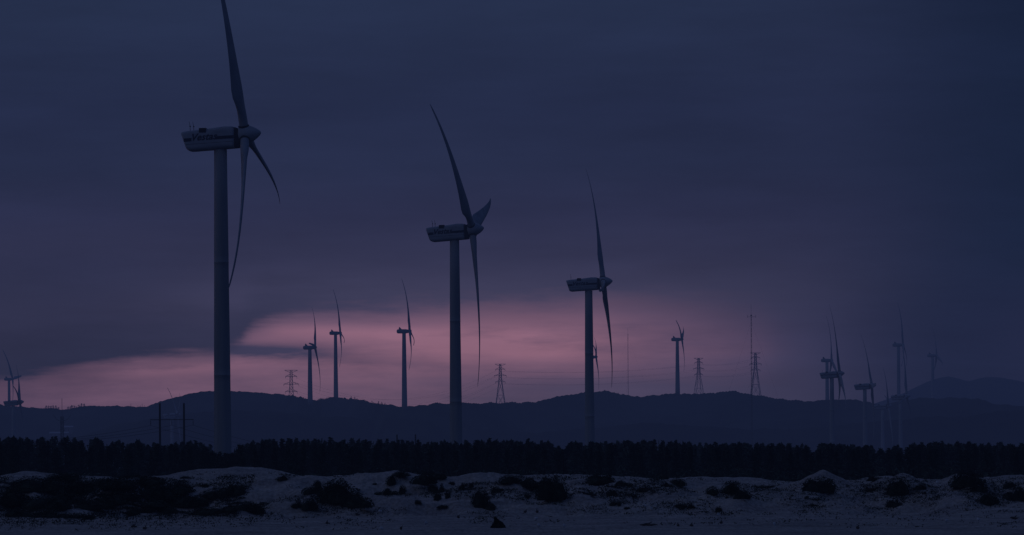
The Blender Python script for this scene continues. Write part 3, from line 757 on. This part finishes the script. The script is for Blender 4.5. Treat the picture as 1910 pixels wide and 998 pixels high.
# ------------------------------------------------------------------ trees
def leaf_quads(centers, size, aspect, droop=0.0, rr=rng):
    n = len(centers)
    d = rr.normal(size=(n, 3)); d[:, 2] = d[:, 2] * .8 + droop; d /= np.linalg.norm(d, axis=1)[:, None]
    e = np.cross(d, rr.normal(size=(n, 3))); e /= np.linalg.norm(e, axis=1)[:, None]
    s = size * rr.uniform(.55, 1.35, n)[:, None]
    a = centers - d * s * .5; b = centers + e * s * aspect * .5; c = centers + d * s * .6; g = centers - e * s * aspect * .5
    co = np.stack([a, b, c, g], 1).reshape(-1, 3); q = np.arange(n * 4).reshape(n, 4)
    return co, q
def pine_variant(k, n_leaf=3400, size=.17):
    """unit tree 1 m tall is scaled later; built at 7 m"""
    rr = np.random.default_rng(100 + k); H = 7.0
    br = []; nb = 46 + k * 2
    for i in range(nb):
        t = (i + rr.random()) / nb; z = .7 + (H - .75) * t ** .9
        env = (1 - (z / H) ** 1.5) ** .95 if k % 3 else (1 - (z / H) ** 2.2) ** .85
        L = (.12 + 1.35 * env) * rr.uniform(.55, 1.15); a = rr.random() * 6.283
        br.append((z, L, a, rr.uniform(.15, .75)))
    # one to three leading shoots
    pts = []
    for _ in range(n_leaf):
        z, L, a, up = br[rr.integers(nb)]
        s = rr.random() ** .6; r = L * s
        pts.append((r * math.cos(a) + rr.normal() * .10, r * math.sin(a) + rr.normal() * .10, z + up * r * .8 + rr.normal() * .12 * (1.2 - z / H)))
    for j in range(4 + k % 3):
        ox, oy = rr.normal(size=2) * (.55 if j else .1); hh = H * (1 - (0 if j == 0 else rr.uniform(.02, .13)))
        for _ in range(110):
            t = rr.random() ** .8; w = .17 * (1 - t) + .015
            pts.append((ox + rr.normal() * w, oy + rr.normal() * w, hh - 1.7 + t * 1.75))
    co, q = leaf_quads(np.array(pts), size, .38, droop=.25, rr=rr)
    o = np_mesh("crown", co, q, M["needles"]); cm = o.data; bpy.data.objects.remove(o)
    mb = MB(); pp = [(0, 0, -.4)]; x = y = 0
    for z in (1.2, 2.6, 4.0, 5.4, 6.6):
        x += rr.normal() * .07; y += rr.normal() * .07; pp.append((x, y, z))
    mb.tube(pp, [.13, .11, .09, .07, .045, .015], 7)
    for z, L, a, up in br[::3]:
        mb.tube([(0, 0, z), (L * .8 * math.cos(a), L * .8 * math.sin(a), z + up * L * .64)], [.025, .008], 3)
    tm = me_from(mb, "trunk", M["bark"], True)
    return cm, tm
PINES = [pine_variant(k) for k in range(9)]
SKYL = [(-1200, 818), (-300, 815), (0, 814), (60, 816), (120, 814), (200, 820), (280, 824), (390, 826), (398, 830), (402, 844), (430, 844), (436, 826), (460, 823), (540, 817), (600, 820), (700, 819), (800, 823), (900, 822), (1000, 824), (1100, 825), (1200, 822), (1300, 826), (1400, 827), (1500, 828), (1590, 829), (1615, 829), (1632, 836), (1650, 838), (1668, 832), (1690, 823), (1760, 826), (1850, 825), (1910, 826), (2300, 822), (3200, 820)]
TL = {0: "slender dark pine in the tree belt behind the dunes"}
n = 0
cand = []
rows = [(292, 60), (306, 58), (322, 56), (340, 58), (360, 56)]
TIP = VNoise(31)
for ri, (Y0, cnt) in enumerate(rows):
    W = Y0 * .2
    for i in range(cnt):
        x = -W + 2 * W * (i + .5 + random.uniform(-.45, .45)) / cnt
        cand.append((x, Y0 + random.uniform(-7, 7), ri))
for k in range(9): cand.append(((397 + 4.6 * k - CX) / F * (300 + 5 * (k % 4)), 300 + 5 * (k % 4), 9))
for (x, y, ri) in cand:
    px = CX + x / y * F
    sky = float(interp(SKYL, px)); zt = EYE - (roll_y(px, sky) - HY) / F * y
    g = gz(x, y); H = (zt - g)
    if ri < 4: H *= 1 + random.uniform(-.10, .01) - .03 * (3 - ri)
    else: H *= 1 + random.uniform(-.10, .05)
    H *= 1 + .06 * fbm(TIP, px / 26.0, ri * 7.7, 2)
    if random.random() < .05: H *= 1.05
    if random.random() < .5: H *= .97
    if 390 < px < 440: H = min(H, (EYE - (roll_y(px, 841 + random.random() * 5) - HY) / F * y) - g)
    cm, tm = random.choice(PINES)
    root = empty("pine_tree", (x, y, g), random.random() * 6.28); s = H / 7.0; wv = max(s * random.uniform(.8, 1.2), .7)
    root.scale = (wv, wv, s)
    tag(root, "slender dark pine in the tree belt behind the dunes", "pine tree", "pines in the tree belt")
    part("trunk", tm, root); part("crown", cm, root); n += 1
# the wood behind the belt, one mass
def forest_mass():
    rr = np.random.default_rng(55); C = []
    for i in range(720):
        y = rr.uniform(372, 560); x = rr.uniform(-1, 1) * y * .24
        px = CX + x / y * F
        if y < 540 and abs(px - 415) < 34: continue
        sky = float(interp(SKYL, px)) + 1; g = gz(x, y)
        H = (EYE - (roll_y(px, sky) - HY) / F * y - g) * rr.uniform(.90, 1.02)
        n_ = 330; t = rr.random(n_) ** .75; z = g + .4 + (H - .4) * t; env = (1 - t ** 1.5) ** .9 * 2.5 + .06
        a = rr.random(n_) * 6.283; r = env * np.sqrt(rr.random(n_))
        C.append(np.stack([x + r * np.cos(a), y + r * np.sin(a), z], 1))
    C = np.concatenate(C); co, q = leaf_quads(C, .62, .45, .3, rr)
    o = np_mesh("forest", co, q, M["needles"]); tag(o, "dark pine wood filling the plain behind the front belt", "wood", kind="stuff")
forest_mass()
# underwood closing the foot of the belt
def undergrowth():
    rr = np.random.default_rng(66); n_ = 60000
    y = rr.uniform(262, 372, n_); x = rr.uniform(-1, 1, n_) * y * .22; g = ground_z(x, y)
    hmax = .8 + 1.8 * (N1(x / 5, y / 5) + .5) * sst(258, 285, y)
    z = g + rr.random(n_) * hmax
    co, q = leaf_quads(np.stack([x, y, z], 1), .42, .5, .2, rr)
    o = np_mesh("undergrowth", co, q, M["needles"]); tag(o, "low dark scrub at the foot of the pine belt", "undergrowth", kind="stuff")
undergrowth()
# ridge trees
def ridge_tree(px, hpx, label, D=None, wide=1.0, k=0):
    Dr = float(interp(RDIST, px)) - 12
    p = at(px, 750, Dr); zb = hz(p.x, p.y) - .5; H = hpx / F * Dr
    root = empty("ridge_tree", (p.x, p.y, zb), random.random() * 6); s = H / 7.0; root.scale = (s * wide, s * wide, s)
    tag(root, label, "tree", "trees on the ridge line"); cm, tm = PINES[k % 9]; part("trunk", tm, root); part("crown", cm, root)
for i, px in enumerate([86, 90, 95, 99, 104, 109, 127, 131, 134, 138, 142, 147, 152, 157]):
    ridge_tree(px, random.uniform(6, 10), "small round-headed tree in the row on the left hill crest", wide=2.0, k=i)
for i, px in enumerate([244, 256, 259, 262, 265, 269]):
    ridge_tree(px, random.uniform(6, 10), "thin pointed tree in the sparse row left of the rounded hill", wide=.5, k=i)
for i, px in enumerate([655, 661, 694, 706, 712, 718, 948, 955, 962, 985, 994, 1001, 1128, 1140, 1146, 1153]):
    ridge_tree(px, random.uniform(5, 8), "low bushy tree on the hill crest behind the large turbines", wide=1.5, k=i)

# ------------------------------------------------------------------ dune shrubs
def shrub_variant(k, n_=3400):
    rr = np.random.default_rng(300 + k); lob = [(rr.normal() * .42, rr.normal() * .42, rr.uniform(.38, .72), rr.uniform(.5, 1.0)) for _ in range(6)] + [(0, 0, .8, 1.0)]
    P = []
    for _ in range(n_):
        lx, ly, lr, lh = lob[rr.integers(len(lob))]
        d = rr.normal(size=3); d /= np.linalg.norm(d); d[2] = abs(d[2]); r = lr * rr.uniform(.72, 1.04)
        P.append((lx + d[0] * r, ly + d[1] * r, d[2] * lh * rr.uniform(.8, 1.05) + .0))
    P = np.array(P); P[:, :2] /= 1.15
    co, q = leaf_quads(P, .085, .55, .3, rr)
    o = np_mesh("foliage", co, q, M["leaf"]); fm = o.data; bpy.data.objects.remove(o)
    # woody heart, lumpy, keeps the bush opaque
    mb = MB()
    for lx, ly, lr, lh in lob:
        rings = []
        for a in (0.0, .35, .7, 1.0, 1.25, 1.45):
            ring = []
            for j in range(12):
                t = 2 * math.pi * j / 12; w = .70 * lr * (1 + rr.uniform(-.12, .12))
                ring.append(((lx + math.cos(a) * w * math.cos(t)) / 1.15, (ly + math.cos(a) * w * math.sin(t)) / 1.15, math.sin(a) * lh * .74 - .05))
            rings.append(ring)
        mb.rings(rings)
    bm_ = me_from(mb, "branches", M["leaf"])
    return fm, bm_
SHR = [shrub_variant(k) for k in range(7)]
SHRUBS = [(55, 905, 110, 40), (15, 930, 70, 46), (120, 892, 70, 20), (70, 935, 90, 40), (28, 955, 60, 20), (110, 925, 80, 36), (90, 955, 50, 24), (150, 915, 70, 32), (180, 900, 60, 22), (165, 942, 70, 26), (225, 905, 80, 30), (215, 932, 80, 34), (270, 900, 60, 24), (280, 925, 90, 38), (330, 912, 70, 30), (340, 938, 90, 32), (300, 952, 60, 18), (395, 925, 70, 26), (400, 948, 80, 26), (445, 915, 44, 30), (455, 942, 60, 26), (478, 948, 36, 24), (250, 955, 50, 14), (140, 962, 60, 12),
 (345, 889, 22, 8), (382, 906, 20, 8), (530, 891, 26, 10), (592, 912, 36, 26), (630, 928, 90, 44), (660, 938, 48, 30), (578, 945, 36, 20), (548, 948, 18, 9),
 (746, 886, 36, 10), (733, 902, 20, 20), (722, 918, 28, 13), (750, 915, 17, 18), (790, 898, 42, 24), (808, 911, 25, 18), (818, 927, 16, 16), (835, 924, 12, 15), (818, 890, 30, 9), (862, 908, 9, 15), (879, 907, 12, 8), (845, 905, 14, 6), (779, 939, 13, 8), (831, 946, 22, 7), (897, 933, 42, 34), (914, 948, 30, 15), (927, 914, 22, 11), (950, 897, 56, 14), (981, 904, 50, 16), (1018, 905, 36, 20), (1041, 918, 56, 46), (985, 927, 13, 7), (1117, 898, 62, 18), (1160, 902, 28, 11), (1141, 921, 26, 10), (1097, 921, 22, 7), (1145, 943, 20, 7), (1168, 950, 15, 5), (1205, 913, 30, 8), (1240, 891, 22, 8), (1243, 905, 18, 9),
 (1262, 902, 34, 15), (1361, 914, 42, 24), (1381, 925, 32, 16), (1425, 909, 50, 5), (1533, 908, 60, 30), (1685, 913, 48, 30), (1668, 940, 28, 12), (1632, 894, 36, 9), (1716, 911, 22, 11), (1800, 902, 60, 30), (1838, 932, 32, 26), (1826, 912, 30, 16), (1883, 905, 34, 14), (1900, 925, 36, 26), (1630, 914, 30, 5), (1516, 943, 12, 5), (1270, 948, 34, 8), (1343, 950, 14, 12), (1180, 925, 14, 5), (700, 905, 10, 5), (665, 912, 9, 5)]
def place_word(px):
    for lim, w in ((120, "far left corner"), (230, "left edge"), (330, "left side, before the two wooden poles"), (430, "left side, below the nearest turbine"), (520, "left side, right of the nearest turbine"), (700, "gap between the nearest and middle turbines"), (850, "middle, left of the middle turbine"), (1000, "middle, right of the middle turbine"), (1100, "foot of the third large turbine"), (1230, "right of the third large turbine"), (1450, "right half, below the tall mast"), (1600, "right half, below the nacelle pair"), (1750, "right half, below the turbine cluster")):
        if px < lim: return w
    return "far right end"
cells = {}
for i, (px, cy, w, h) in enumerate(SHRUBS):
    big = "broad" if w >= 60 else "middling" if w >= 30 else "small" if w >= 16 else "tiny"
    cells.setdefault((big, place_word(px)), []).append(i)
def shrub_label(i):
    px, cy, w, h = SHRUBS[i]
    big = "broad" if w >= 60 else "middling" if w >= 30 else "small" if w >= 16 else "tiny"
    ids = sorted(cells[(big, place_word(px))], key=lambda j: SHRUBS[j][0]); k = ids.index(i)
    pos = "only" if len(ids) == 1 else ["leftmost", "second", "third", "fourth", "fifth", "sixth", "seventh", "eighth", "ninth", "tenth"][k] if k < len(ids) - 1 or len(ids) > 10 else "rightmost"
    return f"{pos} {big} dune bush, {place_word(px)}"
for i, (px, cy, w, h) in enumerate(SHRUBS):
    b = ground_hit(px, cy + h * .42); D = b.y; m = D / F
    root = empty("dune_shrub", (b.x, b.y + w * m * .28, 0), random.random() * 6.28)
    wz = w * m / 2 * 1.22; dd = wz * random.uniform(.75, 1.0); hh = max(.16, h * m * (.70 if px < 500 else 1.0))
    zc = min(gz(b.x, b.y + w * m * .28), b.z + hh * .35)
    root.location.z = zc - .05
    root.scale = (wz, wz, hh)
    tag(root, shrub_label(i), "shrub", "dark bushes on the dunes")
    fm, bm_ = SHR[i % 7]; part("foliage", fm, root); part("branches", bm_, root)
# peaked clump on the open beach
def peaked():
    p = ground_hit(929, 985); m = p.y / F; rr = np.random.default_rng(9)
    root = empty("beach_clump", p); tag(root, "peaked dark clump alone on the open sand, bottom middle", "clump")
    mb = MB(); W = 27 * m / 2; H = 19 * m; rings = []
    for t, w, ox in ((0, 1, 0), (.25, .8, .06), (.5, .52, .02), (.72, .28, -.12), (.88, .13, -.26), (1, .02, -.42)):
        rings.append([((ox * W) + w * W * math.cos(a) * (1 + rr.uniform(-.15, .15)), w * W * .7 * math.sin(a), t * H) for a in np.linspace(0, 2 * math.pi, 14, endpoint=False)])
    mb.rings(rings); mb.build("root_mass", M["wood"], root)
    n_ = 900; t = rr.random(n_) ** 1.3; a = rr.random(n_) * 6.283; ww = np.interp(t, [0, .25, .5, .72, 1], [1.02, .84, .55, .3, .05]) * W
    C = np.stack([np.interp(t, [0, .5, 1], [0, .02, -.42]) * W + ww * np.cos(a), ww * .7 * np.sin(a), t * H], 1)
    co, q = leaf_quads(C, .11, .4, .2, rr); np_mesh("foliage", co, q, M["leaf"], parent=root)
peaked()
# dune grass and creeping scrub (uncountable)
def dune_grass():
    rr = np.random.default_rng(77); P = []
    for (px, cy, w, h) in SHRUBS:
        k = int(40 + w * 3.2)
        for _ in range(k):
            P.append((px + rr.normal() * (w * .55 + 6), cy + h * .25 + rr.normal() * (h * .5 + 4)))
    for _ in range(2600): P.append((rr.uniform(-40, 1950), rr.uniform(892, 962)))
    for _ in range(4200): P.append((rr.uniform(-40, 500), rr.uniform(888, 966)))
    for _ in range(500): P.append((rr.uniform(1230, 1910), rr.uniform(930, 985)))
    P = np.array(P); ok = (P[:, 1] > 884) & (P[:, 1] < 990); P = P[ok]
    ys = np.arange(125, 228, .5); C = []
    for px, py in P:
        a = at(px, py, 1.0); zg = ground_z(a.x * ys, ys); zr = EYE + (a.z - EYE) * ys; k = np.where(zg >= zr)[0]
        if len(k) == 0: continue
        k = k[0]; x, y = a.x * ys[k], ys[k]
        if N2(np.array([x / 2.2]), np.array([y / 2.2]))[0] < -.08: continue
        s = rr.uniform(.5, 1.4); nn = rr.integers(3, 9)
        for _ in range(nn): C.append((x + rr.normal() * .16 * s, y + rr.normal() * .16 * s, zg[k] + rr.random() * .14 * s))
    co, q = leaf_quads(np.array(C), .12, .35, .5, rr)
    o = np_mesh("dune_grass", co, q, M["leaf"]); tag(o, "sparse dark creepers and grass tufts scattered over the dunes", "dune grass", kind="stuff")
dune_grass()
# driftwood and litter on the beach
for i, (px, py, L, pale) in enumerate([(1210, 981, 34, 0), (709, 958, 7, 1), (712, 991, 5, 1), (1000, 971, 8, 1), (1005, 984, 7, 1), (1052, 985, 6, 1), (1345, 977, 6, 0), (1340, 965, 5, 1), (1766, 975, 6, 1), (1825, 973, 8, 1), (1748, 903, 5, 1), (1203, 949, 6, 1), (1215, 952, 5, 1), (667, 964, 8, 0), (855, 967, 5, 0), (980, 957, 6, 0), (1002, 957, 6, 0), (250, 984, 12, 0), (270, 988, 8, 0), (610, 978, 5, 0), (748, 988, 5, 0), (1290, 982, 7, 0), (1600, 987, 6, 0), (1892, 969, 16, 0), (1265, 982, 5, 0), (795, 979, 5, 1), (1445, 981, 4, 1)]):
    p = ground_hit(px, py); m = p.y / F; L *= m; rr = np.random.default_rng(500 + i)
    o_ = MB(); pts = [(L * (t - .5), rr.normal() * L * .06, .04 + abs(rr.normal()) * .03 + (.05 if pale else 0)) for t in np.linspace(0, 1, 6)]
    o_.tube(pts, [.02, .06 + .05 * pale, .08 + .04 * pale, .07, .05, .02], 6)
    if not pale: o_.tube([pts[2], (pts[2][0] + L * .2, .1, .16), (pts[2][0] + L * .32, .12, .22)], [.04, .03, .01], 5)
    o = o_.build("litter_scrap" if pale else "driftwood", M["litter"] if pale else M["drift"]); o.location = p; o.rotation_euler = (0, 0, rr.uniform(-.5, .5))
    if i == 0: tag(o, "longest driftwood stick, lying on open sand at bottom right of centre", "driftwood")
    elif pale: tag(o, "small pale scrap of litter on the sand", "litter", "pale scraps on the beach")
    else: tag(o, "short dark bit of driftwood on the sand", "driftwood", "dark driftwood bits on the beach")

# ------------------------------------------------------------------ render settings
scene.view_settings.view_transform = 'Standard'; scene.view_settings.look = 'None'; scene.view_settings.exposure = 0; scene.view_settings.gamma = 1
scene.render.engine = 'CYCLES'
cy = scene.cycles
cy.max_bounces = 4; cy.diffuse_bounces = 2; cy.glossy_bounces = 2; cy.transmission_bounces = 2; cy.volume_bounces = 0; cy.transparent_max_bounces = 8
cy.use_denoising = True
try: cy.denoiser = 'OPENIMAGEDENOISE'; cy.denoising_input_passes = 'RGB_ALBEDO_NORMAL'
except Exception: pass
cy.sample_clamp_indirect = 1.0
scene.render.resolution_x = 1024; scene.render.resolution_y = 535
